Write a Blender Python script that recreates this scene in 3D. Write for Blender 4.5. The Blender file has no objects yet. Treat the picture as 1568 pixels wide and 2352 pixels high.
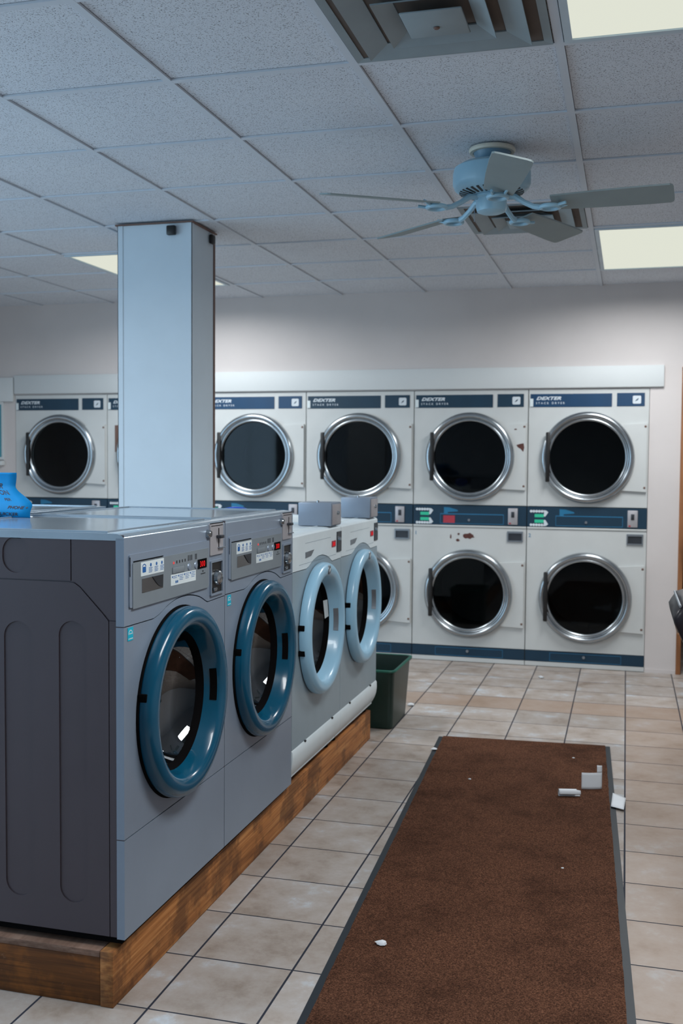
import bpy, bmesh, math, random
from mathutils import Vector, Matrix
R = math.radians
PI = math.pi
scene = bpy.context.scene
COL = scene.collection
random.seed(4)

# ------------------------------------------------------------------ measurements (metres)
CAM_H = 1.4172
D = 7.289            # front plane of the dryers / back wall
CEIL = 2.6034
ROW_O = (-1.2485, 2.3789)   # near corner of the washer plinth
ROW_A = R(-0.3145)
PLINTH_H = 0.1475
GX, GY, GS, GA = -1.4173, 2.4845, 0.6038, R(-0.2475)   # ceiling grid

# ------------------------------------------------------------------ materials
def s2l(c):
    return tuple(((v/255)/12.92 if v/255 <= .04045 else (((v/255)+.055)/1.055)**2.4) for v in c)

class NT:
    def __init__(self, name):
        self.m = bpy.data.materials.new(name); self.m.use_nodes = True
        self.t = self.m.node_tree; self.t.nodes.clear()
        self.out = self.n('ShaderNodeOutputMaterial')
    def n(self, kind, **kw):
        nd = self.t.nodes.new(kind)
        for k, v in kw.items():
            if k == 'ins':
                for kk, vv in v.items():
                    if hasattr(vv, 'is_output') or isinstance(vv, bpy.types.NodeSocket): self.t.links.new(vv, nd.inputs[kk])
                    else: nd.inputs[kk].default_value = vv
            else: setattr(nd, k, v)
        return nd
    def math(self, op, a, b=0.0, c=0.0):
        nd = self.n('ShaderNodeMath', operation=op)
        for i, v in enumerate((a, b, c)):
            if isinstance(v, bpy.types.NodeSocket): self.t.links.new(v, nd.inputs[i])
            else: nd.inputs[i].default_value = v
        return nd.outputs[0]
    def mix(self, fac, a, b, blend='MIX'):
        nd = self.n('ShaderNodeMix', data_type='RGBA', blend_type=blend)
        for i, v in ((0, fac), (6, a), (7, b)):
            if isinstance(v, bpy.types.NodeSocket): self.t.links.new(v, nd.inputs[i])
            else:
                nd.inputs[i].default_value = v if i == 0 else (*v[:3], 1)
        return nd.outputs[2]
    def ramp(self, fac, stops):
        nd = self.n('ShaderNodeValToRGB')
        el = nd.color_ramp.elements
        while len(el) < len(stops): el.new(0.5)
        for e, (p, c) in zip(el, stops):
            e.position = p; e.color = (*c, 1) if len(c) == 3 else c
        self.t.links.new(fac, nd.inputs[0])
        return nd.outputs[0]
    def noise(self, scale, vec, detail=3.0, rough=.55):
        nd = self.n('ShaderNodeTexNoise', ins={'Scale': scale, 'Detail': detail, 'Roughness': rough})
        self.t.links.new(vec, nd.inputs['Vector'])
        return nd.outputs[0]
    def coord(self, which='Object'):
        return self.n('ShaderNodeTexCoord').outputs[which]
    def bump(self, h, strength=.2, dist=.002):
        nd = self.n('ShaderNodeBump', ins={'Strength': strength, 'Distance': dist})
        self.t.links.new(h, nd.inputs['Height'])
        return nd.outputs[0]
    def pbr(self, color, rough=.5, metal=0.0, spec=.5, normal=None, coat=0.0, emit=None, es=0.0):
        p = self.n('ShaderNodeBsdfPrincipled')
        for k, v in (('Base Color', color), ('Roughness', rough), ('Metallic', metal), ('Specular IOR Level', spec), ('Coat Weight', coat)):
            if isinstance(v, bpy.types.NodeSocket): self.t.links.new(v, p.inputs[k])
            else: p.inputs[k].default_value = (*v, 1) if k == 'Base Color' else v
        if normal is not None: self.t.links.new(normal, p.inputs['Normal'])
        if emit is not None:
            p.inputs['Emission Color'].default_value = (*emit, 1); p.inputs['Emission Strength'].default_value = es
        self.t.links.new(p.outputs[0], self.out.inputs[0])
        return self.m

def paint(name, rgb, rough=.45, metal=0.0, spec=.5, var=.06, scale=9.0, coat=0.0, grain=0.0):
    """painted / moulded surface with slight uneven tone"""
    t = NT(name); c = t.coord()
    base = s2l(rgb)
    f = t.noise(scale, c, 4)
    lo = tuple(v*(1-var) for v in base); hi = tuple(min(1, v*(1+var)) for v in base)
    col = t.ramp(f, [(.3, lo), (.7, hi)])
    nrm = None
    if grain: nrm = t.bump(t.noise(420, c, 2), grain, .0006)
    return t.pbr(col, rough, metal, spec, nrm, coat)

M = {}
M['wall'] = paint('wall_paint', (204, 198, 196), .75, var=.03, scale=3, grain=.15)
M['board'] = paint('header_board_paint', (204, 209, 210), .6, var=.02, scale=3)
M['cladding'] = paint('column_cladding', (202, 215, 224), .5, var=.03, scale=4)
M['cream'] = paint('dryer_enamel', (196, 199, 198), .42, var=.035, scale=5)
M['navy'] = paint('dryer_navy_plate', (2, 46, 68), .5, var=.10, scale=6)
M['navyline'] = paint('dryer_navy_edge', (40, 110, 150), .4)
M['print'] = paint('white_print', (205, 214, 220), .6)
M['tealprint'] = paint('teal_print', (28, 110, 150), .5)
M['greenlcd'] = paint('green_display', (50, 190, 150), .4)
M['redsticker'] = paint('red_sticker', (165, 50, 66), .5)
M['chrome'] = paint('brushed_chrome', (172, 178, 182), .24, metal=1.0, var=.05, scale=30)
M['steel'] = paint('dull_steel', (150, 158, 166), .38, metal=.85, var=.08, scale=20)
M['darksteel'] = paint('dark_steel', (70, 74, 80), .4, metal=.7, var=.1)
M['black'] = paint('black_plastic', (22, 21, 21), .42)
M['gasket'] = paint('black_rubber', (12, 11, 12), .9, spec=.05)
M['drum'] = paint('drum_interior', (24, 23, 24), .5, metal=.2, var=.15)
M['dryerdrum'] = paint('dryer_drum', (58, 60, 60), .6, metal=.2, var=.15)
M['washergrey'] = paint('washer_grey_paint', (138, 152, 169), .36, metal=.25, var=.04, scale=4, grain=.1)
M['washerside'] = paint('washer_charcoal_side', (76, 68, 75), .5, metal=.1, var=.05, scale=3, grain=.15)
M['membrane'] = paint('control_membrane', (126, 136, 143), .45, metal=.1)
M['washertop'] = paint('washer_lid_metal', (165, 182, 195), .14, metal=.55, var=.08, scale=7)
M['teal'] = paint('teal_door_plastic', (2, 76, 104), .22, var=.05, spec=.35, coat=.25)
M['teallogo'] = paint('teal_handle_plastic', (10, 74, 102), .3)
M['paleblue'] = paint('pale_blue_door_plastic', (158, 204, 230), .3, var=.03, coat=.2)
M['whiteblue'] = paint('white_washer_plastic', (224, 236, 240), .38, var=.03)
M['washerpale'] = paint('pale_grey_washer_front', (150, 168, 178), .4, metal=.1, var=.03)
M['label'] = paint('white_label', (214, 224, 226), .6)
M['blueink'] = paint('blue_ink', (20, 92, 160), .6)
M['cyan'] = paint('cyan_sticker', (12, 178, 205), .45)
M['pinkplate'] = paint('coin_plate', (178, 176, 180), .42, metal=.4)
M['fan'] = paint('fan_enamel', (150, 190, 210), .35, var=.03)
M['fanring'] = paint('fan_canopy_rim', (206, 200, 184), .5)
M['blade'] = paint('fan_blade', (134, 148, 150), .5, var=.04)
M['vent'] = paint('vent_enamel', (140, 154, 160), .55, var=.08, scale=6)
M['ventdark'] = paint('vent_throat', (94, 84, 77), .8)
M['tbar'] = paint('ceiling_bar', (202, 210, 219), .6, var=.02)
M['lighttrim'] = paint('light_trim', (190, 206, 216), .5)
M['green'] = paint('green_bin_plastic', (5, 40, 34), .38, var=.10, scale=8)
M['greenrim'] = paint('green_bin_rim', (14, 88, 72), .4)
M['navyblue'] = paint('dryer_blue_plate', (2, 56, 92), .45, var=.10, scale=6)
M['rubber'] = paint('rug_rubber_edge', (28, 36, 43), .5)
M['paper'] = paint('white_paper', (222, 226, 230), .8, var=.02)
M['ink'] = paint('dark_ink', (16, 26, 52), .7)
M['bluepaper'] = paint('blue_paper', (0, 118, 180), .7, spec=.15, var=.04)
M['vinyl'] = paint('black_vinyl', (26, 22, 28), .38, var=.1, spec=.3, coat=.08)
M['piping'] = paint('tan_piping', (150, 110, 80), .5)
M['rust'] = paint('rust', (84, 48, 42), .8, var=.3, scale=60)
M['bluebag'] = paint('blue_bag_film', (18, 84, 200), .35)
M['tealpanel'] = paint('teal_panel', (70, 150, 165), .5)
M['wbag'] = paint('grit', (196, 200, 204), .8)

def emission(name, rgb, s):
    t = NT(name)
    e = t.n('ShaderNodeEmission', ins={'Color': (*s2l(rgb), 1), 'Strength': s})
    t.t.links.new(e.outputs[0], t.out.inputs[0]); return t.m
M['diffuser'] = emission('light_diffuser', (232, 235, 220), .92)
M['digits'] = emission('red_digits', (255, 36, 40), .85)
M['ledred'] = emission('red_lamp', (240, 90, 90), .8)

def glass(name, tint, ref=.10, rough=.02):
    t = NT(name)
    tr = t.n('ShaderNodeBsdfTransparent', ins={'Color': (*tint, 1)})
    gl = t.n('ShaderNodeBsdfGlossy', ins={'Roughness': rough, 'Color': (.9, .95, 1, 1)})
    fr = t.n('ShaderNodeFresnel', ins={'IOR': 1.5})
    f = t.math('MINIMUM', t.math('ADD', fr.outputs[0], ref-.04), .16)
    mx = t.n('ShaderNodeMixShader')
    t.t.links.new(f, mx.inputs[0]); t.t.links.new(tr.outputs[0], mx.inputs[1]); t.t.links.new(gl.outputs[0], mx.inputs[2])
    t.t.links.new(mx.outputs[0], t.out.inputs[0]); return t.m
M['dryerglass'] = glass('dryer_door_glass', (.34, .38, .40), .015, .03)
M['washerglass'] = glass('washer_door_glass', (.42, .44, .46), .06, .02)
M['windowglass'] = glass('window_glass', (.92, .95, .97), .04, .01)

def mat_floor():
    t = NT('floor_tiles'); c = t.coord()
    sep = t.n('ShaderNodeSeparateXYZ'); t.t.links.new(c, sep.inputs[0])
    TS = .2964
    u = t.math('DIVIDE', t.math('SUBTRACT', sep.outputs[0], .0218), TS)
    v = t.math('DIVIDE', t.math('SUBTRACT', sep.outputs[1], 2.4044), TS)
    iu = t.math('FLOOR', u); iv = t.math('FLOOR', v)
    fu = t.math('FRACT', u); fv = t.math('FRACT', v)
    eu = t.math('MINIMUM', fu, t.math('SUBTRACT', 1.0, fu))
    ev = t.math('MINIMUM', fv, t.math('SUBTRACT', 1.0, fv))
    e = t.math('MINIMUM', eu, t.math('MULTIPLY', ev, 1.15))
    grout = t.math('LESS_THAN', e, .0105)
    cmb = t.n('ShaderNodeCombineXYZ'); t.t.links.new(iu, cmb.inputs[0]); t.t.links.new(iv, cmb.inputs[1])
    wn = t.n('ShaderNodeTexWhiteNoise', noise_dimensions='2D'); t.t.links.new(cmb.outputs[0], wn.inputs['Vector'])
    # cloudy glaze, offset per tile
    off = t.n('ShaderNodeVectorMath', operation='MULTIPLY_ADD')
    t.t.links.new(wn.outputs['Color'], off.inputs[0]); off.inputs[1].default_value = (7, 7, 7); t.t.links.new(c, off.inputs[2])
    n1 = t.noise(5.5, off.outputs[0], 6, .68); n2 = t.noise(26, off.outputs[0], 4, .6)
    a = t.ramp(n1, [(.30, s2l((138, 124, 112))), (.45, s2l((168, 157, 148))), (.58, s2l((180, 173, 168))), (.70, s2l((196, 206, 214)))])
    a = t.mix(t.math('MULTIPLY', n2, .35), a, s2l((150, 134, 122)))
    tone = t.math('MULTIPLY_ADD', wn.outputs[0], .24, .86)
    tn = t.n('ShaderNodeCombineColor')
    for i in range(3): t.t.links.new(tone, tn.inputs[i])
    a = t.mix(1.0, a, tn.outputs[0], 'MULTIPLY')
    # one course of beige tiles, and the warmer tiles right of the line
    row = t.math('COMPARE', iv, 12.0, .2)
    right = t.math('MULTIPLY', t.math('GREATER_THAN', iu, -.5), t.math('LESS_THAN', iv, 12.5))
    warm = t.math('MAXIMUM', row, t.math('MULTIPLY', right, .75))
    a = t.mix(t.math('MULTIPLY', warm, .62), a, s2l((160, 134, 114)))
    col = t.mix(grout, a, s2l((38, 42, 54)))
    rough = t.math('MULTIPLY_ADD', grout, .45, .42)
    h = t.math('ADD', t.math('MULTIPLY', t.math('MINIMUM', e, .03), 20.0), t.math('MULTIPLY', n2, .25))
    return t.pbr(col, rough, 0, .35, t.bump(h, .25, .002))
M['floor'] = mat_floor()

def mat_ceiling():
    t = NT('ceiling_tiles'); c = t.coord()
    n1 = t.noise(210, c, 2.0, .5)
    n3 = t.noise(2.0, c, 2)
    spk = t.ramp(n1, [(.36, (1, 1, 1)), (.42, (0, 0, 0))])
    base = t.ramp(n3, [(.3, s2l((210, 217, 226))), (.7, s2l((216, 223, 231)))])
    col = t.mix(t.math('MULTIPLY', spk, .62), base, s2l((66, 66, 72)))
    # shade of the narrow gap painted dark where each tile meets its bar
    mp = t.n('ShaderNodeMapping', vector_type='TEXTURE'); t.t.links.new(c, mp.inputs[0])
    mp.inputs['Location'].default_value = (GX, GY, 0); mp.inputs['Rotation'].default_value = (0, 0, GA)
    sep = t.n('ShaderNodeSeparateXYZ'); t.t.links.new(mp.outputs[0], sep.inputs[0])
    g = []
    for k in (0, 1):
        f = t.math('FRACT', t.math('DIVIDE', sep.outputs[k], GS))
        d = t.math('MULTIPLY', t.math('MINIMUM', f, t.math('SUBTRACT', 1.0, f)), GS)
        g.append(t.math('LESS_THAN', d, .0142))
    gap = t.math('MAXIMUM', g[0], g[1])
    col = t.mix(gap, col, s2l((88, 92, 98)))
    return t.pbr(col, .85, 0, .2, t.bump(n1, .5, .002))
M['ceiling'] = mat_ceiling()

def mat_rug():
    t = NT('rug_pile'); c = t.coord()
    n1 = t.noise(260, c, 2, .7); n2 = t.noise(3.4, c, 6, .7); n3 = t.noise(60, c, 3, .6)
    a = t.ramp(n1, [(.32, s2l((44, 28, 20))), (.5, s2l((86, 56, 41))), (.72, s2l((128, 88, 67)))])
    b = t.ramp(n2, [(.32, (.58, .56, .55)), (.52, (1, 1, 1)), (.75, (1.14, 1.12, 1.1))])
    col = t.mix(1.0, a, b, 'MULTIPLY')
    h = t.math('ADD', n1, t.math('MULTIPLY', n3, .5))
    return t.pbr(col, .95, 0, .1, t.bump(h, .8, .004))
M['rug'] = mat_rug()

def mat_wood(name, cols, axis, dirt=.55):
    t = NT(name); c = t.coord()
    mp = t.n('ShaderNodeMapping'); t.t.links.new(c, mp.inputs[0])
    sc = [14, 14, 60]; sc[axis] = 1.6
    mp.inputs['Scale'].default_value = sc
    n1 = t.noise(1.6, mp.outputs[0], 6, .6)
    n2 = t.noise(5.0, c, 5, .65); n3 = t.noise(38, c, 4, .7)
    a = t.ramp(n1, [(.3, s2l(cols[0])), (.5, s2l(cols[1])), (.7, s2l(cols[2]))])
    stain = t.ramp(n2, [(.44, (1, 1, 1)), (.54, (0, 0, 0))])
    a = t.mix(t.math('MULTIPLY', stain, dirt), a, s2l((40, 26, 20)))
    pale = t.ramp(n3, [(.66, (0, 0, 0)), (.74, (1, 1, 1))])
    a = t.mix(t.math('MULTIPLY', pale, .35), a, s2l((170, 130, 100)))
    return t.pbr(a, .6, 0, .35, t.bump(n1, .3, .003))
M['plinthfront'] = mat_wood('plinth_front_wood', [(120, 72, 36), (174, 112, 60), (200, 142, 86)], 1)
M['plinthend'] = mat_wood('plinth_end_wood', [(92, 54, 22), (130, 78, 32), (156, 94, 40)], 0, .45)
M['plinthtop'] = mat_wood('plinth_top_wood', [(110, 84, 70), (140, 110, 94), (160, 134, 118)], 1, .3)
M['casing'] = mat_wood('casing_wood', [(120, 78, 48), (150, 100, 64), (166, 116, 78)], 2, .1)
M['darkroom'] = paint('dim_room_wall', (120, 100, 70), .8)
M['colstrip'] = paint('column_brown_edge', (110, 84, 74), .6)

# ------------------------------------------------------------------ mesh builder
def ident(u, v, d): return (u, v, d)
def on_x(u, v, d): return (d, u, v)      # plane facing +x: u -> y, v -> z, d outwards
def on_y(u, v, d): return (u, -d, v)     # plane facing -y: u -> x, v -> z, d outwards
def on_dn(u, v, d): return (u, v, -d)    # plane facing down

class MB:
    def __init__(self): self.bm = bmesh.new()
    def box(self, x0, x1, y0, y1, z0, z1, bevel=0.0, seg=2):
        xs, ys, zs = sorted((x0, x1)), sorted((y0, y1)), sorted((z0, z1))
        vs = [self.bm.verts.new((x, y, z)) for x in xs for y in ys for z in zs]
        q = [(0, 1, 3, 2), (4, 6, 7, 5), (0, 4, 5, 1), (2, 3, 7, 6), (0, 2, 6, 4), (1, 5, 7, 3)]
        fs = [self.bm.faces.new([vs[i] for i in f]) for f in q]
        if bevel > 0:
            es = list({e for f in fs for e in f.edges})
            bmesh.ops.bevel(self.bm, geom=es, offset=bevel, segments=seg, affect='EDGES', profile=.5)
        return self
    def pbox(self, mp, u0, u1, v0, v1, d0, d1, bevel=0.0):
        a = mp(u0, v0, d0); b = mp(u1, v1, d1)
        return self.box(a[0], b[0], a[1], b[1], a[2], b[2], bevel)
    def plate(self, mp, outline, holes, d0, d1):
        """flat plate with holes, from depth d0 to d1"""
        edges = []; loops = []
        for lp in [outline]+list(holes):
            vs = [self.bm.verts.new(mp(u, v, d0)) for u, v in lp]
            loops.append(vs)
            for i in range(len(vs)): edges.append(self.bm.edges.new((vs[i], vs[(i+1) % len(vs)])))
        r = bmesh.ops.triangle_fill(self.bm, use_beauty=True, use_dissolve=False, edges=edges)
        fs = [g for g in r['geom'] if isinstance(g, bmesh.types.BMFace)]
        ex = bmesh.ops.extrude_face_region(self.bm, geom=fs)
        nv = [g for g in ex['geom'] if isinstance(g, bmesh.types.BMVert)]
        dv = Vector(mp(0, 0, d1))-Vector(mp(0, 0, d0))
        bmesh.ops.translate(self.bm, verts=nv, vec=dv)
        return self
    def lathe(self, mp, cu, cv, prof, n=64, close=False):
        rings = []
        for r, d in prof:
            if r < 1e-6: rings.append([self.bm.verts.new(mp(cu, cv, d))])
            else: rings.append([self.bm.verts.new(mp(cu+r*math.cos(2*PI*k/n), cv+r*math.sin(2*PI*k/n), d)) for k in range(n)])
        pr = list(zip(rings, rings[1:]))
        if close: pr.append((rings[-1], rings[0]))
        for a, b in pr:
            for k in range(n):
                k2 = (k+1) % n
                if len(a) == 1 and len(b) == 1: continue
                if len(a) == 1: self.bm.faces.new((a[0], b[k], b[k2]))
                elif len(b) == 1: self.bm.faces.new((a[k], b[0], a[k2]))
                else: self.bm.faces.new((a[k], b[k], b[k2], a[k2]))
        return self
    def tube(self, pts, r, n=8, closed=False):
        pts = [Vector(p) for p in pts]; rings = []; L = len(pts)
        for i, p in enumerate(pts):
            a = pts[(i-1) % L] if (closed or i > 0) else p
            b = pts[(i+1) % L] if (closed or i < L-1) else p
            tg = (b-a).normalized()
            up = Vector((0, 0, 1)) if abs(tg.z) < .9 else Vector((1, 0, 0))
            s = tg.cross(up).normalized(); w = s.cross(tg)
            rr = r[i] if isinstance(r, (list, tuple)) else r
            rings.append([self.bm.verts.new(p+s*rr*math.cos(2*PI*k/n)+w*rr*math.sin(2*PI*k/n)) for k in range(n)])
        for i in range(L if closed else L-1):
            a, b = rings[i], rings[(i+1) % L]
            for k in range(n): self.bm.faces.new((a[k], b[k], b[(k+1) % n], a[(k+1) % n]))
        if not closed:
            self.bm.faces.new(rings[0]); self.bm.faces.new(list(reversed(rings[-1])))
        return self
    def loft(self, loops, cap=True, closed=True):
        rs = [[self.bm.verts.new(p) for p in lp] for lp in loops]
        n = len(rs[0])
        for a, b in zip(rs, rs[1:]):
            for k in range(n if closed else n-1): self.bm.faces.new((a[k], a[(k+1) % n], b[(k+1) % n], b[k]))
        if cap: self.bm.faces.new(list(reversed(rs[0]))); self.bm.faces.new(rs[-1])
        return self
    def build(self, name, mat, parent=None, smooth=40, solid=0.0):
        bmesh.ops.recalc_face_normals(self.bm, faces=self.bm.faces)
        me = bpy.data.meshes.new(name); self.bm.to_mesh(me); self.bm.free()
        me.materials.append(mat)
        if smooth:
            me.polygons.foreach_set('use_smooth', [True]*len(me.polygons))
            me.set_sharp_from_angle(angle=R(smooth))
        o = bpy.data.objects.new(name, me); COL.objects.link(o)
        if parent: o.parent = parent
        if solid:
            md = o.modifiers.new('thick', 'SOLIDIFY'); md.thickness = solid; md.offset = 0
        return o

def circ(cu, cv, r, n=64): return [(cu+r*math.cos(2*PI*k/n), cv+r*math.sin(2*PI*k/n)) for k in range(n)]
def stadium(cu, v0, v1, r, n=14):
    return [(cu+r*math.cos(PI*k/n), v1-r+r*math.sin(PI*k/n)) for k in range(n+1)] + \
           [(cu-r*math.cos(PI*k/n), v0+r-r*math.sin(PI*k/n)) for k in range(n+1)]
def rrect(u0, u1, v0, v1, r, n=5):
    out = []
    for cx, cy, a in ((u1-r, v1-r, 0), (u0+r, v1-r, 90), (u0+r, v0+r, 180), (u1-r, v0+r, 270)):
        for k in range(n+1):
            t = R(a+90*k/n); out.append((cx+r*math.cos(t), cy+r*math.sin(t)))
    return out
def rect(u0, u1, v0, v1): return [(u0, v0), (u1, v0), (u1, v1), (u0, v1)]

def text_geom(body, size, shear=0.0, space=1.0, bold=0.0, xs=1.0):
    cu = bpy.data.curves.new('lettering', 'FONT'); cu.body = body; cu.size = size; cu.shear = shear
    cu.space_character = space; cu.offset = bold; cu.resolution_u = 3
    o = bpy.data.objects.new('lettering', cu); COL.objects.link(o)
    bpy.context.view_layer.update()
    me = bpy.data.meshes.new_from_object(o.evaluated_get(bpy.context.evaluated_depsgraph_get()))
    vs = [(v.co.x*xs, v.co.y) for v in me.vertices]; fs = [list(p.vertices) for p in me.polygons]
    bpy.data.objects.remove(o); bpy.data.curves.remove(cu); bpy.data.meshes.remove(me)
    return vs, fs
def lettering(name, items, mp, d, mat, parent):
    """items: (text, u, v, size, kwargs)"""
    V, F = [], []
    for body, u, v, size, kw in items:
        vs, fs = text_geom(body, size, **kw); n = len(V)
        V += [mp(u+x, v+y, d) for x, y in vs]; F += [[i+n for i in f] for f in fs]
    me = bpy.data.meshes.new(name); me.from_pydata(V, [], F); me.materials.append(mat)
    o = bpy.data.objects.new(name, me); COL.objects.link(o)
    if parent: o.parent = parent
    return o

def tag(o, label=None, cat=None, group=None, kind=None):
    if label: o['label'] = label
    if cat: o['category'] = cat
    if group: o['group'] = group
    if kind: o['kind'] = kind
    return o
def thing(name, label, cat, loc=(0, 0, 0), rz=0.0, group=None):
    o = bpy.data.objects.new(name, None); COL.objects.link(o)
    o.empty_display_size = .1
    o.location = loc; o.rotation_euler = (0, 0, rz)
    return tag(o, label, cat, group)
def struct(o): o['kind'] = 'structure'; return o
KIDS = {}
def copy_tree(o, parent=None):
    c = o.copy(); COL.objects.link(c); c.parent = parent
    for ch in [x for x in bpy.data.objects if x.parent == o]: copy_tree(ch, c)
    return c
def row2w(lx, ly, z):
    c, s = math.cos(ROW_A), math.sin(ROW_A)
    return (ROW_O[0]+lx*c-ly*s, ROW_O[1]+lx*s+ly*c, z)

# ------------------------------------------------------------------ room
XL, XR, YF = -5.6, 2.4, -2.6
YB = D+2.2
struct(MB().box(XL-.1, XR+.1, YF-.1, YB+.1, -.05, 0).build('floor', M['floor'], smooth=0))
struct(MB().box(XL-.1, XR+.1, YF-.1, YB+.1, CEIL+.0075, CEIL+.06).build('ceiling', M['ceiling'], smooth=0))
DL, DR_ = -4.657, .143
DOOR0, DOOR1, DOORH = .372, 1.30, 2.03
b = MB()
b.box(DL, DR_, D, D+.14, 1.915, CEIL+.01)
b.box(DR_, DOOR0, D, D+.14, 0, CEIL+.01)
b.box(DOOR0, DOOR1, D, D+.14, DOORH, CEIL+.01)
b.box(DOOR1, XR, D, D+.14, 0, CEIL+.01)
b.box(XL, DL, D, D+.14, 0, CEIL+.01)
struct(b.build('wall_back', M['wall'], smooth=0))
struct(MB().box(XR, XR+.1, YF, YB, 0, CEIL+.01).build('wall_right', M['wall'], smooth=0))
struct(MB().box(XL, XR, YF-.12, YF, 0, CEIL+.01).build('wall_front', M['wall'], smooth=0))
# left wall with a wide unseen window, added for cool fill light
WY0, WY1, WZ0, WZ1 = -2.3, 4.0, .35, 2.4
b = MB()
b.box(XL-.12, XL, YF, WY0, 0, CEIL+.01); b.box(XL-.12, XL, WY1, D+.14, 0, CEIL+.01)
b.box(XL-.12, XL, WY0, WY1, 0, WZ0); b.box(XL-.12, XL, WY0, WY1, WZ1, CEIL+.01)
struct(b.build('wall_left', M['wall'], smooth=0))
w1 = struct(MB().box(XL-.07, XL-.064, WY0, WY1, WZ0, WZ1).build('added_window', M['windowglass'], smooth=0))
b = MB()
for k in range(5):
    y = WY0+(WY1-WY0)*k/4
    b.box(XL-.1, XL-.03, y-.03, y+.03, WZ0, WZ1)
b.box(XL-.1, XL-.03, WY0, WY1, WZ0, WZ0+.06); b.box(XL-.1, XL-.03, WY0, WY1, WZ1-.06, WZ1)
b.build('pane_frame', M['darksteel'], w1, smooth=0)
# dim room beyond the doorway
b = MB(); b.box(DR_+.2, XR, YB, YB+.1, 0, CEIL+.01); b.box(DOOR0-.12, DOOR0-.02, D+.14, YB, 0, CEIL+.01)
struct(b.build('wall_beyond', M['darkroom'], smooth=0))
b = MB()
b.box(.345, DOOR0+.004, D-.018, D+.15, 0, DOORH+.015, .003); b.box(DOOR1-.004, DOOR1+.03, D-.018, D+.15, 0, DOORH+.015, .003)
b.box(.345, DOOR1+.03, D-.018, D+.15, DOORH-.004, DOORH+.022, .003)
struct(b.build('trim_2', M['casing']))
# white header board over the dryers
b = MB(); b.box(-4.655, .231, D-.022, D-.001, 1.922, 2.066, .002); b.box(XL, -4.664, D-.022, D-.001, 1.862, 2.05, .002)
struct(b.build('trim_1', M['board']))
struct(MB().box(DR_+.004, .344, D-.006, D-.0005, 0, .025).build('baseboard_back', M['wall'], smooth=0))

# ceiling bars
b = MB()
def grid_w(i, j):
    c, s = math.cos(GA), math.sin(GA)
    return (GX+i*GS*c-j*GS*s, GY+j*GS*c+i*GS*s)
W_ = .0125
for i in range(-7, 7):
    p, q = grid_w(i, -9), grid_w(i, 8)
    dy = D-.002
    tq = (dy-p[1])/(q[1]-p[1]); q = (p[0]+(q[0]-p[0])*tq, dy)
    if p[0]-.02 < XL or p[0]+.02 > XR: continue
    b.loft([[(p[0]-W_, p[1], CEIL), (p[0]+W_, p[1], CEIL), (p[0]+W_, p[1], CEIL+.0075), (p[0]-W_, p[1], CEIL+.0075)],
            [(q[0]-W_, q[1], CEIL), (q[0]+W_, q[1], CEIL), (q[0]+W_, q[1], CEIL+.0075), (q[0]-W_, q[1], CEIL+.0075)]])
for j in range(-8, 8):
    p, q = grid_w(-6.8, j), grid_w(6.2, j)
    if max(p[1], q[1]) > D-.03: continue
    b.loft([[(p[0], p[1]-W_, CEIL+.0003), (p[0], p[1]+W_, CEIL+.0003), (p[0], p[1]+W_, CEIL+.0075), (p[0], p[1]-W_, CEIL+.0075)],
            [(q[0], q[1]-W_, CEIL+.0003), (q[0], q[1]+W_, CEIL+.0003), (q[0], q[1]+W_, CEIL+.0075), (q[0], q[1]-W_, CEIL+.0075)]])
struct(b.build('trim_3', M['tbar'], smooth=0))

# ------------------------------------------------------------------ ceiling lights
LAMP_W = 46.0
def ceiling_light(i, j0, label):
    a = grid_w(i, j0); c = grid_w(i+1, j0+2)
    cx, cy = (a[0]+c[0])/2, (a[1]+c[1])/2
    hx, hy = GS/2-.016, GS-.016
    t = thing('ceiling_light', label, 'ceiling light', (cx, cy, CEIL), GA, 'recessed fluorescent ceiling lights')
    MB().plate(ident, rect(-hx, hx, -hy, hy), [rect(-hx+.022, hx-.022, -hy+.022, hy-.022)], -.006, .004).build('frame', M['lighttrim'], t, smooth=0)
    MB().box(-hx+.022, hx-.022, -hy+.022, hy-.022, -.001, .003).build('diffuser', M['diffuser'], t, smooth=0)
    L = bpy.data.lights.new('troffer_lamp', 'AREA'); L.shape = 'RECTANGLE'; L.size = 2*hx-.05; L.size_y = 2*hy-.05
    L.energy = LAMP_W*(.80 if j0 > 0 else .90); L.color = (.96, .985, 1.0); L.spread = R(168)
    lo = bpy.data.objects.new('troffer_lamp', L); COL.objects.link(lo); lo.location = (cx, cy, CEIL-.012); lo.rotation_euler = (0, 0, GA)
    return t
ceiling_light(2, -1, 'bright ceiling light cut off by the top right corner, beside the big near vent')
ceiling_light(2, 5, 'bright ceiling light at the right edge, beyond the ceiling fan')
ceiling_light(-3, 5, 'bright ceiling light partly hidden behind the top of the white column')
ceiling_light(-3, -1, 'bright ceiling light over the washers, out of view to the left')

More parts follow.
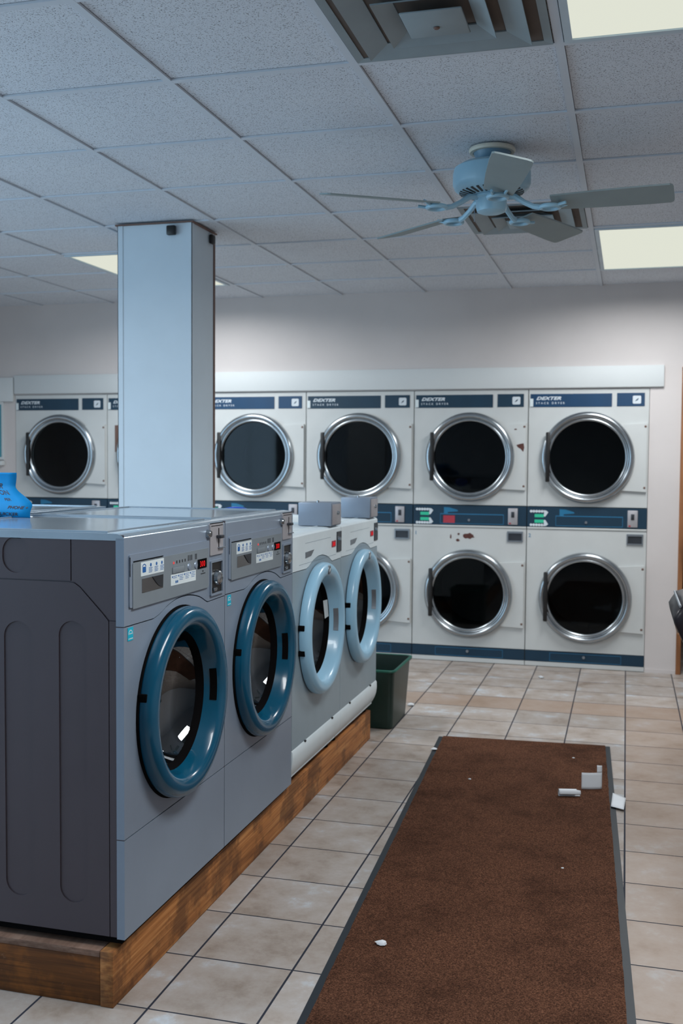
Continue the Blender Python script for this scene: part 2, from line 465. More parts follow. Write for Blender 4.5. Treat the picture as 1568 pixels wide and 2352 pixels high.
# ------------------------------------------------------------------ ceiling vents
def vent_mesh(t):
    h = GS/2-.016
    MB().box(-h, h, -h, h, .002, .006).build('throat', M['ventdark'], t, smooth=0)
    # outer flange and stepped louvre rings, each lower towards the middle
    def ring(r0, r1, z0, z1, th=.004):
        return MB().loft([[(-r0, -r0, z0), (r0, -r0, z0), (r0, r0, z0), (-r0, r0, z0)],
                          [(-r1, -r1, z1), (r1, -r1, z1), (r1, r1, z1), (-r1, r1, z1)],
                          [(-r1, -r1, z1+th), (r1, -r1, z1+th), (r1, r1, z1+th), (-r1, r1, z1+th)],
                          [(-r0, -r0, z0+th), (r0, -r0, z0+th), (r0, r0, z0+th), (-r0, r0, z0+th)],
                          [(-r0, -r0, z0), (r0, -r0, z0), (r0, r0, z0), (-r0, r0, z0)]], cap=False)
    ring(h, .262, -.004, -.001).build('frame', M['vent'], t, smooth=0)
    ring(.232, .168, -.022, -.002).build('louvre_ring', M['vent'], t, smooth=0)
    ring(.144, .096, -.028, -.004).build('louvre_ring', M['vent'], t, smooth=0)
    MB().box(-.082, .082, -.082, .082, -.032, -.026, .004).build('centre_plate', M['vent'], t)
    MB().lathe(lambda u, v, d: (u, v, -d), 0, .02, [(.0, .037), (.006, .037), (.009, .034)], 16).build('screw', M['colstrip'], t)
a, c = grid_w(1, 0), grid_w(2, 1)
v1 = thing('ceiling_vent', 'large square stepped ceiling vent at the top of the picture beside the near light', 'vent', ((a[0]+c[0])/2, (a[1]+c[1])/2, CEIL), GA, 'square ceiling air vents')
vent_mesh(v1)
a, c = grid_w(1, 4), grid_w(2, 5)
v2 = copy_tree(v1); v2.location = ((a[0]+c[0])/2, (a[1]+c[1])/2, CEIL)
v2['label'] = 'dusty square ceiling vent partly hidden behind the ceiling fan'

# ------------------------------------------------------------------ ceiling fan
FX, FY = -.515, 4.03
fan = thing('ceiling_fan', 'pale blue five-blade ceiling fan with grey blades, mounted close to the ceiling', 'ceiling fan', (FX, FY, CEIL))
dn = lambda u, v, d: (u, v, -d)
cn = MB().lathe(dn, 0, 0, [(.0, -.0), (.072, .004), (.070, .018), (.056, .045), (.046, .058), (.0, .058)], 48).build('canopy', M['darksteel'], fan)
cn.data.materials[0] = paint('fan_canopy_enamel', (96, 130, 150), .4)
MB().lathe(dn, 0, 0, [(.070, .0), (.086, .001), (.088, .008), (.084, .016), (.072, .017)], 48).build('canopy_rim', M['fanring'], cn)
mh = MB().lathe(dn, 0, 0, [(.0, .052), (.06, .052), (.118, .060), (.142, .075), (.147, .095), (.147, .135), (.140, .152), (.118, .166), (.070, .176), (.0, .176)], 64).build('motor_housing', M['fan'], fan)
b = MB()
for k in range(30):
    a = 2*PI*k/30; c, s = math.cos(a), math.sin(a)
    P = lambda r, w, z: (r*c-w*s, r*s+w*c, z)
    z0, z1 = -.1685, -.1775
    b.loft([[P(.080, -.0035, -.1765), P(.080, .0035, -.1765), P(.080, .0035, -.172), P(.080, -.0035, -.172)],
            [P(.122, -.005, -.1665), P(.122, .005, -.1665), P(.122, .005, -.162), P(.122, -.005, -.162)]])
b.build('vent_slots', M['black'], mh, smooth=0)
MB().lathe(dn, 0, 0, [(.0, .17), (.058, .17), (.066, .178), (.066, .186), (.058, .19), (.058, .222), (.054, .236), (.040, .242), (.0, .243)], 48).build('switch_housing', M['fan'], fan)
b = MB(); b.tube([(-.052, .03, -.20), (-.066, .036, -.202), (-.07, .038, -.215), (-.07, .038, -.262)], .0012, 6)
b.build('pull_chain', M['steel'], fan)
for k in range(5):
    A = R(-5+72*k); 
    mtx = Matrix.Rotation(A, 4, 'Z')
    def P(r, w, z): return tuple(mtx @ Vector((r, w, z)))
    # bracket: curved arm and open ring
    b = MB()
    b.tube([P(.05, 0, -.182), P(.09, 0, -.186), (P(.125, 0, -.210)), P(.16, 0, -.228), P(.185, 0, -.233)], [.013, .012, .010, .010, .011], 8)
    b.tube([P(.222+.034*math.cos(2*PI*q/20), .034*math.sin(2*PI*q/20), -.235) for q in range(20)], .0085, 8, True)
    b.tube([P(.25, -.02, -.234), P(.285, -.03, -.229)], .006, 6); b.tube([P(.25, .02, -.234), P(.285, .03, -.221)], .006, 6)
    br = b.build('blade_bracket', M['fan'], fan)
    # blade with rounded tip, pitched 12 degrees
    pts = [(.228, -.054), (.40, -.064), (.58, -.069), (.652, -.068), (.661, -.060), (.664, -.045), (.664, .045), (.661, .060), (.652, .068), (.58, .069), (.40, .064), (.228, .054)]
    p = R(-13)
    lo = [P(r, w*math.cos(p), -.221-w*math.sin(p)*-1) for r, w in pts]
    b = MB(); b.loft([[(x, y, z) for x, y, z in lo], [(x, y, z+.006) for x, y, z in lo]])
    b.build('blade', M['blade'], fan, smooth=30)

# ------------------------------------------------------------------ column
cx0, cx1, cy0, cy1 = -2.512, -2.110, 4.871, 5.168
colm = thing('column', 'square white-blue column rising behind the washers to the ceiling', 'column', ((cx0+cx1)/2, (cy0+cy1)/2, 0))
hx, hy = (cx1-cx0)/2, (cy1-cy0)/2
MB().box(-hx, hx, -hy, hy, PLINTH_H, CEIL-.006).build('cladding', M['cladding'], colm, smooth=0)
for (x, y) in ((-hx, -hy), (hx, -hy), (-hx, hy)):
    sx, sy = (1 if x > 0 else -1), (1 if y > 0 else -1)
    b = MB(); b.box(x+sx*.003, x-sx*.026, y+sy*.003, y, PLINTH_H, CEIL-.008); b.box(x+sx*.003, x, y+sy*.003, y-sy*.026, PLINTH_H, CEIL-.008)
    b.build('corner_strip', M['cladding'], colm, smooth=0)
b = MB(); b.box(hx-.002, hx+.004, hy-.016, hy+.004, PLINTH_H, CEIL-.03); b.build('brown_edge_strip', M['colstrip'], colm, smooth=0)
b = MB(); e = .012
b.plate(ident, rect(-hx-e, hx+e, -hy-e, hy+e), [rect(-hx, hx, -hy, hy)], CEIL-.008, CEIL-.001)
b.build('top_trim', M['colstrip'], colm, smooth=0)
s1 = MB().box(-2.236, -2.190, cy0-.028, cy0-.003, 2.535, 2.582, .006).build('sensor_box', M['black'])
tag(s1, 'small black square box near the ceiling on the front face of the column', 'sensor', 'black sensor boxes on the column')
s2 = MB().box(cx1+.004, cx1+.024, 5.085, 5.130, 2.535, 2.582, .006).build('sensor_box', M['black'])
tag(s2, 'small black box near the ceiling on the right side face of the column', 'sensor', 'black sensor boxes on the column')

# ------------------------------------------------------------------ dryers
def build_dryer():
    t = thing('stack_dryer', 'x', 'dryer', (DL, D, 0), 0, 'stacked dryers along the back wall')
    w = .798
    b = MB()
    b.box(.002, .012, .02, .8, 0, 1.912); b.box(w-.01, w, .02, .8, 0, 1.912); b.box(.012, w-.01, .79, .8, 0, 1.912)
    b.box(.012, w-.01, .02, .79, 1.902, 1.912); b.box(.012, w-.01, .02, .79, 0, .01); b.box(.012, w-.01, .02, .79, 1.0, 1.06)
    b.build('cabinet', M['cream'], t, smooth=0)
    for nm, z0, z1, zc in (('upper_panel', 1.113, 1.912, 1.448), ('lower_panel', .113, .953, .490)):
        MB().plate(on_y, rect(.003, w-.001, z0, z1), [circ(.400, zc, .255)], -.02, 0).build(nm, M['cream'], t, smooth=0)
        MB().lathe(on_y, .400, zc, [(.272, -.018), (.28, -.06), (.28, -.55), (.0, -.56)], 48).build('drum', M['dryerdrum'], t)
        dr = MB().lathe(on_y, .400, zc, [(.300, .0), (.310, .006), (.311, .024), (.306, .040), (.296, .050), (.283, .051), (.274, .044), (.270, .032),
                                        (.267, .031), (.262, .036), (.254, .036), (.247, .028), (.246, .004)], 96).build('door', M['chrome'], t, smooth=50)
        MB().lathe(on_y, .400, zc, [(.0, .014), (.247, .012)], 64).build('door_glass', M['dryerglass'], dr)
        arc = [(.400+.285*math.cos(R(a)), zc+.285*math.sin(R(a))) for a in range(-50, 53, 4)]
        MB().plate(on_y, [(.787, zc+.232), *reversed(arc), (.787, zc-.228)], [], .0, .018).build('hinge_plate', M['cream'], dr, smooth=0)
        MB().pbox(on_y, .124, .153, zc-.168, zc+.172, .02, .058, .008).build('handle', M['black'], dr)
        for dz in (-.20, .21): MB().lathe(on_y, .776, zc+dz, [(.0, .021), (.006, .021), (.008, .018)], 12).build('screw', M['colstrip'], dr)
    npl = MB().pbox(on_y, .014, .556, 1.793, 1.882, 0, .004, .001).build('name_plate', M['navy'], t, smooth=0)
    lettering('lettering', [('DEXTER', .052, 1.842, .030, dict(shear=.35, bold=.0012, xs=1.45, space=1.05)), ('STACK DRYER', .050, 1.813, .019, dict(space=1.75, bold=.0003, xs=1.0))], on_y, .0046, M['print'], npl)
    MB().pbox(on_y, .010, .032, 1.796, 1.850, .004, .006).build('plate_notch', M['label'], npl, smooth=0)
    ip = MB().pbox(on_y, .588, .768, 1.795, 1.884, 0, .004, .001).build('start_plate', M['navy'], t, smooth=0)
    MB().plate(on_y, rrect(.690, .744, 1.811, 1.865, .008), [[(.704, 1.826), (.716, 1.842), (.730, 1.850), (.722, 1.834)]], .004, .0055).build('start_symbol', M['print'], ip, smooth=0)
    cb = MB().pbox(on_y, .003, w-.001, .970, 1.108, -.02, .004, .001).build('control_band', M['navy'], t, smooth=0)
    MB().pbox(on_y, .003, w-.001, .955, .968, -.02, .006, .002).build('band_sill', M['cream'], t)
    for zc in (1.047, 1.009): MB().pbox(on_y, .054, .116, zc-.011, zc+.011, .004, .006).build('time_display', M['greenlcd'], cb, smooth=0)
    b = MB()
    for sg, z0 in ((1, 1.077), (-1, .983)):
        for k in range(5): b.plate(on_y, circ(.030+.0185*k, z0, .0095, 10), [], .004, .0055)
        zz = z0-sg*.013
        b.plate(on_y, [(.112, z0+sg*.008), (.132, z0+sg*.006), (.146, z0-sg*.006), (.126, z0-sg*.036), (.116, z0-sg*.034), (.118, z0-sg*.012)], [], .004, .0055)
    b.build('display_arrows', M['print'], cb, smooth=0)
    MB().plate(on_y, [(.222, 1.048), (.25, 1.048), (.25, 1.060), (.322, 1.066), (.318, 1.076), (.262, 1.092), (.222, 1.094)], [], .004, .005).build('instruction_label', M['tealprint'], cb, smooth=0)
    b = MB(); b.plate(on_y, rect(.196, .642, .979, 1.050), [rect(.199, .639, .982, 1.044)], .004, .0052); b.build('hatch_outline', M['navyline'], cb, smooth=0)
    MB().lathe(on_y, .400, 1.006, [(.0, .012), (.008, .012), (.010, .004)], 16).build('lock', M['steel'], cb)
    cp = MB().pbox(on_y, .672, .738, .980, 1.094, .004, .012, .003).build('coin_plate', M['pinkplate'], cb)
    MB().pbox(on_y, .694, .716, 1.03, 1.07, .012, .016, .002).build('coin_slot', M['darksteel'], cp)
    MB().pbox(on_y, .679, .693, .984, .994, .012, .014, .001).build('coin_lamp', M['redsticker'], cp)
    cc = MB(); cc.plate(on_y, rect(.668, .776, .862, .934), [rect(.676, .768, .870, .920)], 0, .010)
    cu = cc.build('coin_return', M['steel'], t, smooth=0)
    MB().pbox(on_y, .676, .768, .870, .920, .001, .003).build('coin_return_cup', M['darksteel'], cu, smooth=0)
    kp = MB().pbox(on_y, .003, w-.001, .036, .109, -.02, .003, .001).build('kick_plate', M['navy'], t, smooth=0)
    MB().plate(on_y, rect(.17, .648, .042, .100), [rect(.1725, .6455, .0445, .0975)], .003, .004).build('hatch_outline', M['navyline'], kp, smooth=0)
    MB().lathe(on_y, .400, .078, [(.0, .012), (.009, .011), (.011, .003)], 16).build('lock', M['steel'], kp)
    MB().pbox(on_y, .002, w, 0.004, .034, -.02, .002).build('base_strip', M['cream'], t, smooth=0)
    return t
dry = build_dryer()
DLAB = ['white stacked dryer at the far left of the row, left of the column',
        'white stacked dryer almost wholly hidden behind the column',
        'white stacked dryer just right of the column, its lower door hidden by the grey washers',
        'white stacked dryer with its lower door half hidden by the last white washer',
        'white stacked dryer with brown rust patches and a red sticker, marked 1',
        'white stacked dryer at the right end of the row, marked 2, beside the wood-edged doorway']
dryers = [dry]+[copy_tree(dry) for _ in range(5)]
for i, d in enumerate(dryers):
    d.location = (DL+.8*i, D, 0); d['label'] = DLAB[i]
for k in (2, 5):
    for ch in bpy.data.objects:
        if ch.parent == dryers[k] and ch.name.split('.')[0] in ('name_plate', 'start_plate'):
            ch.data = ch.data.copy(); ch.data.materials[0] = M['navyblue']
def blob(u, v, ru, rv, seed, n=14):
    rd = random.Random(seed)
    return [(u+ru*math.cos(2*PI*k/n)*rd.uniform(.6, 1.1), v+rv*math.sin(2*PI*k/n)*rd.uniform(.6, 1.1)) for k in range(n)]
for u, v, ru, rv, sd in ((.400, .893, .045, .024, 3), (.272, .888, .007, .018, 4), (.327, .905, .009, .010, 5), (.322, .862, .015, .011, 6), (.752, .680, .009, .005, 9), (.694, .688, .012, .005, 12)):
    MB().plate(on_y, blob(u, v, ru, rv, sd), [], .0, .0008).build('rust_patch', M['rust'], dryers[4], smooth=0)
MB().plate(on_y, [(.722, 1.532), (.748, 1.540), (.772, 1.545), (.777, 1.515), (.770, 1.484), (.752, 1.506), (.735, 1.515)], [], .018, .0188).build('rust_patch', M['rust'], dryers[4], smooth=0)
MB().plate(on_y, blob(.716, 1.640, .012, .006, 7), [], .018, .0188).build('rust_patch', M['rust'], dryers[4], smooth=0)
MB().pbox(on_y, .218, .300, .984, 1.036, .005, .0065).build('red_sticker', M['redsticker'], dryers[4], smooth=0)['label'] = 'red sticker'
for k, n in ((4, '1'), (5, '2')):
    lettering('number', [(n, .013, .897, .036, dict(bold=.0004))], on_y, .0008, M['tealprint'], dryers[k])
MB().pbox(on_y, .066, .106, 1.47, 1.675, .0, .004).build('notice', M['colstrip'], dryers[1], smooth=0)

# unidentified teal panel with a white ledge, shaped as a window, far left
w2 = MB().box(-5.55, -4.765, D-.012, D, 1.42, 1.845, .002).build('teal_wall_panel', M['tealpanel'], smooth=0)
struct(w2)
MB().box(-5.56, -4.752, D-.05, D, 1.36, 1.395, .003).build('panel_ledge', M['board'], w2)
MB().plate(on_y, rect(-5.56, -4.755, 1.405, 1.86), [rect(-5.54, -4.772, 1.425, 1.84)], -D+.0, -D+.018).build('pane_frame', M['board'], w2, smooth=0)

# ------------------------------------------------------------------ plinth
pl = thing('wooden_plinth', 'worn brown wooden plinth raising the row of washers off the floor', 'plinth', row2w(0, 0, 0), ROW_A)
MB().box(-.038, 0, 0.0, 2.739, 0, PLINTH_H, .003).build('front_board', M['plinthfront'], pl)
MB().box(-1.44, -.0385, .003, .040, 0, PLINTH_H-.018, .003).build('end_board', M['plinthend'], pl)
MB().box(-1.44, -.0385, 2.70, 2.736, 0, PLINTH_H-.018, .003).build('end_board', M['plinthend'], pl)
MB().box(-1.44, -.0385, .0, 2.739, PLINTH_H-.0175, PLINTH_H, .002).build('deck', M['plinthtop'], pl)
MB().box(-1.478, -1.4405, 0.0, 2.739, 0, PLINTH_H, .003).build('front_board', M['plinthfront'], pl)

# ------------------------------------------------------------------ washers
P0 = PLINTH_H
WW = .685
def zz(v): return v-P0
DC = (.341, zz(.727))     # door centre (y, z)
SEAM = [(.0, zz(.990)), (.165, zz(.986)), (.190, zz(.987))] + \
       [(.19+.30*k/16+.0, 0) for k in range(0)]
def arch_seam(d=0.0):
    """wavy joint between fascia and front: flat, arch concentric with the door, flat"""
    pts = [(.002, zz(.988)-d), (.172, zz(.986)-d), (.205, zz(.992)-d)]
    for k in range(13):
        x = .225+.285*k/12
        pts.append((x, zz(.998)+.026*math.sin(PI*k/12)**.8-d))
    pts += [(.528, zz(.990)-d), (.545, zz(.984)-d), (WW-.002, zz(.986)-d)]
    return pts
def washer_body(t, front, side, fascia, top, ztop, zfr0, recess=True):
    H = zz(ztop)
    dep = .70
    b = MB()
    # carcass: sides, back, floor
    b.box(-dep, -.022, .006, .012, .03, H-.02); b.box(-dep, -.022, WW-.008, WW-.002, .03, H-.02)
    b.box(-dep, -dep+.01, .012, WW-.008, .03, H-.02); b.box(-dep, -.022, .012, WW-.008, .03, .04)
    b.build('cabinet', side, t, smooth=0)
    # pressed side sheets, near side and far side
    for y0, y1, mp in ((.006, .002, lambda u, v, d: (u, .006-d, v)), (WW-.008, WW-.002, lambda u, v, d: (u, WW-.002+d, v))):
        hol = [stadium(-.125-.022, zz(.255), zz(.998), .040), stadium(-.285-.022, zz(.255), zz(.990), .042), stadium(-.290-.022, zz(1.117), zz(1.212), .040),
               stadium(-.47-.022, zz(.255), zz(.990), .042), stadium(-.62-.022, zz(.255), zz(.990), .040)]
        low = [(-dep, .03), (-.044, .03), (-.044, zz(1.002)), (-.058, zz(1.018)), (-.125, zz(1.086)), (-.142, zz(1.097)), (-.16, zz(1.0985)), (-dep, zz(1.099))]
        d1 = .003 if y0 < .1 else .0015
        s = MB().plate(mp, low, [h for k, h in enumerate(hol) if k != 2] if recess else [], 0, d1).build('side_panel', side, t, smooth=0)
        up = [(-dep, zz(1.102)), (-.1515, zz(1.102)), (-.1515, H-.004), (-dep, H-.004)]
        MB().plate(mp, up, [hol[2]] if recess and ztop > 1.2 else [], 0, d1).build('side_panel', side, t, smooth=0) if ztop > 1.15 else None
        fr = [(-.1485, H-.004), (-.1485, zz(1.100)), (-.140, zz(1.100)), (-.123, zz(1.0885)), (-.055, zz(1.0205)), (-.0415, zz(1.005)), (-.0005, zz(1.005)), (-.0005, H-.004)]
        if ztop > 1.15: MB().plate(mp, fr, [], 0, d1).build('fascia_side', side, t, smooth=0)
        zl = .03 if recess else zz(.26)
        MB().plate(mp, [(-.0415, zl), (-.0005, zl), (-.0005, zz(1.002)), (-.0415, zz(1.002))], [], 0, d1).build('front_return', side, t, smooth=0)
    # lower front, around the door
    s = arch_seam(.0015)
    out = [(WW-.002, zz(zfr0)), *reversed(s), (.002, zz(zfr0))]
    MB().plate(on_x, out, [circ(DC[0], DC[1], .245, 72)], -.022, .0).build('front_panel', front, t, smooth=0)
    s = arch_seam(-.0015)
    out = s+[(WW-.002, H-.012), (WW-.002, H-.012), (.002, H-.012)]
    out = s+[(WW-.002, H-.012), (.002, H-.012)]
    MB().plate(on_x, out, [], -.022, .001).build('fascia', fascia, t, smooth=0)
    # lid: softly rounded front lip
    nse = [(-dep, H), (-.045, H), (-.018, H-.001), (-.004, H-.006), (.001, H-.013), (.0, H-.018), (-.02, H-.018), (-dep, H-.018)]
    b = MB(); b.loft([[(x, .002, z) for x, z in nse], [(x, WW-.002, z) for x, z in nse]])
    ld = b.build('lid', top, t, smooth=50)
    b = MB()
    b.tube([(-dep+.03, .03, H+.0005), (-.06, .03, H+.0005), (-.06, WW-.03, H+.0005), (-dep+.03, WW-.03, H+.0005)], .0035, 8, True)
    b.build('lid_bead', top, ld)
    # feet
    for x in (-.06, -.64):
        for y in (.06, WW-.06): MB().lathe(lambda u, v, d: (u, v, d), x, y, [(.0, 0), (.022, 0), (.022, .012), (.010, .014), (.010, .032), (.0, .032)], 16).build('foot', M['gasket'], t)
    # drum behind the door
    MB().lathe(on_x, DC[0], DC[1], [(.247, -.02), (.235, -.06), (.215, -.10), (.215, -.105), (.240, -.11), (.240, -.45), (.0, -.46)], 48).build('drum', M['drum'], t)
def door(t, ring, handle, badge=None, hinges=((.083, .79),), dark=True):
    cu, cv = DC
    if dark: MB().lathe(on_x, cu, cv, [(.2735, .0003), (.2725, .004), (.268, .0065), (.24, .007)], 80).build('door_gasket', M['gasket'], t)
    d = MB().lathe(on_x, cu, cv, [(.250, .003), (.267, .0045), (.2705, .013), (.270, .028), (.266, .039), (.257, .046), (.245, .049), (.230, .047), (.220, .042), (.214, .033),
                                 (.207, .014), (.201, -.004), (.197, -.014)], 96).build('door', ring, t, smooth=60)
    MB().lathe(on_x, cu, cv, [(.190, -.026), (.178, -.050), (.152, -.076), (.108, -.098), (.05, -.110), (.0, -.112)], 64).build('door_glass', M['washerglass'], d)
    MB().lathe(on_x, cu, cv, [(.1985, -.009), (.193, -.020), (.189, -.026), (.187, -.032), (.193, -.030), (.197, -.020)], 96).build('glass_seal', M['gasket'], d)
    # grip recess in the inner slope on the latch side
    def slope(a, k):   # k 0..1 from lip to glass
        r = .2130+(.2040-.2130)*k; dd = .031+(.004-.031)*k
        return Vector((dd+.002, cu+(r-.0015)*math.cos(a), cv+(r-.0012)*math.sin(a)))
    b = MB(); L = []
    for q in range(9):
        a = R(-12+27*q/8)
        L.append([slope(a, .12), slope(a, .88), slope(a, .88)+Vector((-.002, .004, 0)), slope(a, .12)+Vector((-.002, .004, 0))])
    b.loft(L); b.build('handle_recess', handle, d, smooth=0)
    for (y, z) in hinges:
        ye = cu-math.sqrt(.2705**2-(zz(z)-cv)**2)
        MB().pbox(on_x, ye-.003, ye+.018, zz(z)-.011, zz(z)+.011, .001, .027, .002).build('hinge', M['gasket'], d)
    if badge:
        g = MB().lathe(on_x, cu, cv+.241, [(.0, .0510), (.017, .0506), (.020, .046)], 28).build('badge', badge, d)
        MB().plate(on_x, [(cu-.010, cv+.233), (cu+.002, cv+.236), (cu+.012, cv+.250), (cu-.002, cv+.246)], [], .0511, .0516).build('badge_mark', M['label'], g, smooth=0)
    return d

def grey_washer():
    t = thing('washer', 'x', 'washing machine', row2w(.022, .02, P0), ROW_A, 'grey front-loading washers with teal doors')
    washer_body(t, M['washergrey'], M['washerside'], M['washergrey'], M['washertop'], 1.2274, .4365)
    MB().plate(on_x, rect(.002, WW-.002, .026, zz(.4335)), [], -.022, 0).build('lower_panel', M['washergrey'], t, smooth=0)
    MB().box(-.69, -.012, .01, WW-.01, .012, .03).build('underside_shadow', M['gasket'], t, smooth=0)  # black slab stands in for the shadow under the washer
    door(t, M['teal'], M['gasket'])
    # raised control surround and membrane
    cs = MB().plate(on_x, rrect(.026, .548, zz(1.034), zz(1.172), .006), [], .001, .005).build('control_surround', M['washergrey'], t, smooth=0)
    MB().plate(on_x, rrect(.040, .538, zz(1.030), zz(1.150), .004), [], .005, .007).build('control_membrane', M['membrane'], cs, smooth=0)
    b = MB(); b.pbox(on_x, .045, .220, zz(1.1515), zz(1.1535), .005, .0075); b.pbox(on_x, .026, .0285, zz(1.115), zz(1.165), .0045, .0058)
    b.build('shadow_strips', M['gasket'], cs, smooth=0)  # thin black bars drawn as shadow lines on the surround
    l1 = MB().pbox(on_x, .084, .223, zz(1.110), zz(1.147), .007, .0076).build('instruction_sticker', M['label'], t, smooth=0)
    b = MB()
    b.plate(on_x, rrect(.093, .113, zz(1.119), zz(1.134), .003), [], .0076, .0080)
    b.plate(on_x, [(.093+.010-.011*math.cos(PI*k/8), zz(1.134)+.008*math.sin(PI*k/8)) for k in range(9)]+[(.103+.008*math.cos(PI*k/8), zz(1.134)+.0055*math.sin(PI*k/8)) for k in range(9)], [], .0076, .0080)
    for u in (.142, .177, .210): b.plate(on_x, circ(u, zz(1.136), .0048, 12), [], .0076, .0080)
    for u in (.130, .165, .200):
        for k in range(4): b.pbox(on_x, u, u+.022-.003*(k % 2), zz(1.1275-.0038*k), zz(1.1290-.0038*k), .0076, .0079)
    b.build('sticker_print', M['blueink'], l1, smooth=0)
    cup = MB().pbox(on_x, .090, .217, zz(1.066), zz(1.103), .007, .0078, .0).build('soap_door', M['chrome'], t, smooth=0)
    b = MB(); b.plate(on_x, [(.150, zz(1.103))]+[(.150+.064*(k/8), zz(1.103)-.034*math.sin(PI/2*k/8)**1.0) for k in range(1, 9)]+[(.216, zz(1.103))], [], .0078, .0095)
    b.build('soap_cup', M['darksteel'], cup, smooth=0)
    l2 = MB().plate(on_x, [(.268, zz(1.064)), (.440, zz(1.062)), (.440, zz(1.093)), (.268, zz(1.095))], [], .007, .0076).build('instruction_sticker', M['label'], t, smooth=0)
    b = MB()
    for c4 in range(4):
        u = .278+.041*c4
        b.plate(on_x, circ(u, zz(1.088), .003, 8), [], .0076, .0080)
        for k in range(4 if c4 else 2): b.pbox(on_x, u+.006, u+.033-.004*(k % 2), zz(1.0885-.0045*k), zz(1.0898-.0045*k), .0076, .0079)
    for u in (.298, .308): b.plate(on_x, rrect(u, u+.007, zz(1.069), zz(1.076), .001), [], .0076, .0080)
    b.build('sticker_print', M['blueink'], l2, smooth=0)
    dp = MB().pbox(on_x, .454, .520, zz(1.093), zz(1.121), .007, .0090, .001).build('time_display', M['gasket'], t, smooth=0)
    lettering('digits', [('300', .467, zz(1.0985), .0235, dict(space=1.15, bold=.0004))], on_x, .0094, M['digits'], dp)
    bt = MB().pbox(on_x, .278, .358, zz(1.097), zz(1.115), .007, .0095, .002).build('selector_pad', M['membrane'], t)
    for u in (.392, .440): MB().lathe(on_x, u, zz(1.106), [(.0, .011), (.009, .010), (.011, .007)], 24).build('button', M['washergrey'], t)
    MB().lathe(on_x, .287, zz(1.127), [(.0, .0095), (.003, .009), (.004, .007)], 10).build('indicator_lamp', M['ledred'], t)
    b = MB()
    for k in range(4): b.pbox(on_x, .305+.019*k, .311+.019*k, zz(1.124), zz(1.132), .007, .0076)
    for k in range(3): b.pbox(on_x, .385+.012*k, .390+.012*k, zz(1.124), zz(1.140), .007, .0076)
    for k in range(2): b.pbox(on_x, .436+.008*k, .440+.008*k, zz(1.124), zz(1.140), .007, .0076)
    b.pbox(on_x, .478, .512, zz(1.0755), zz(1.078), .007, .0076); b.pbox(on_x, .490, .498, zz(1.082), zz(1.086), .007, .0076)
    b.build('panel_print', M['darksteel'], t, smooth=0)
    # coin slide, lock and coin drop
    cp = MB().plate(on_x, rrect(.553, .657, zz(1.124), zz(1.222), .004), [], .001, .006).build('coin_slide', M['pinkplate'], t, smooth=0)
    b = MB(); b.pbox(on_x, .618, .623, zz(1.140), zz(1.205), .006, .0068); b.pbox(on_x, .553, .657, zz(1.2205), zz(1.2225), .004, .0066); b.pbox(on_x, .560, .653, zz(1.2125), zz(1.2145), .006, .0066)
    b.build('coin_slot', M['gasket'], cp, smooth=0)
    MB().pbox(on_x, .600, .630, zz(1.174), zz(1.184), .006, .022, .002).build('slide_lever', M['darksteel'], cp)
    MB().pbox(on_x, .612, .660, zz(1.142), zz(1.146), .006, .014, .001).build('coin_ledge', M['steel'], cp)
    MB().lathe(on_x, .541, zz(1.192), [(.0, .016), (.009, .015), (.012, .010), (.013, .001)], 20).build('lock', M['chrome'], t)
    cd = MB().plate(on_x, rrect(.558, .658, zz(.999), zz(1.108), .004), [rect(.565, .651, zz(1.006), zz(1.101))], .001, .007).build('coin_drop', M['washergrey'], t, smooth=0)
    MB().pbox(on_x, .565, .651, zz(1.006), zz(1.101), .001, .0025).build('coin_drop_back', M['black'], cd, smooth=0)
    MB().lathe(on_x, .612, zz(1.052), [(.0, .020), (.012, .020), (.021, .014), (.024, .003)], 28).build('coin_dial', M['chrome'], cd)
    MB().pbox(on_x, .575, .60, zz(1.012), zz(1.024), .002, .012, .004).build('coin_chute', M['chrome'], cd)
    st = MB().pbox(on_x, .022, .052, zz(.949), zz(.983), .0002, .0012).build('energy_sticker', M['cyan'], t, smooth=0)
    b = MB()
    b.plate(on_x, [(.037-.011*math.cos(PI*k/10), zz(.965)+.012*math.sin(PI*k/10)) for k in range(11)]+[(.037+.009*math.cos(PI*k/10), zz(.965)+.0100*math.sin(PI*k/10)) for k in range(11)], [], .0012, .0016)
    b.pbox(on_x, .025, .049, zz(.953), zz(.955), .0012, .0016); b.pbox(on_x, .030, .044, zz(.966), zz(.968), .0012, .0016)
    b.build('sticker_print', M['label'], st, smooth=0)
    return t
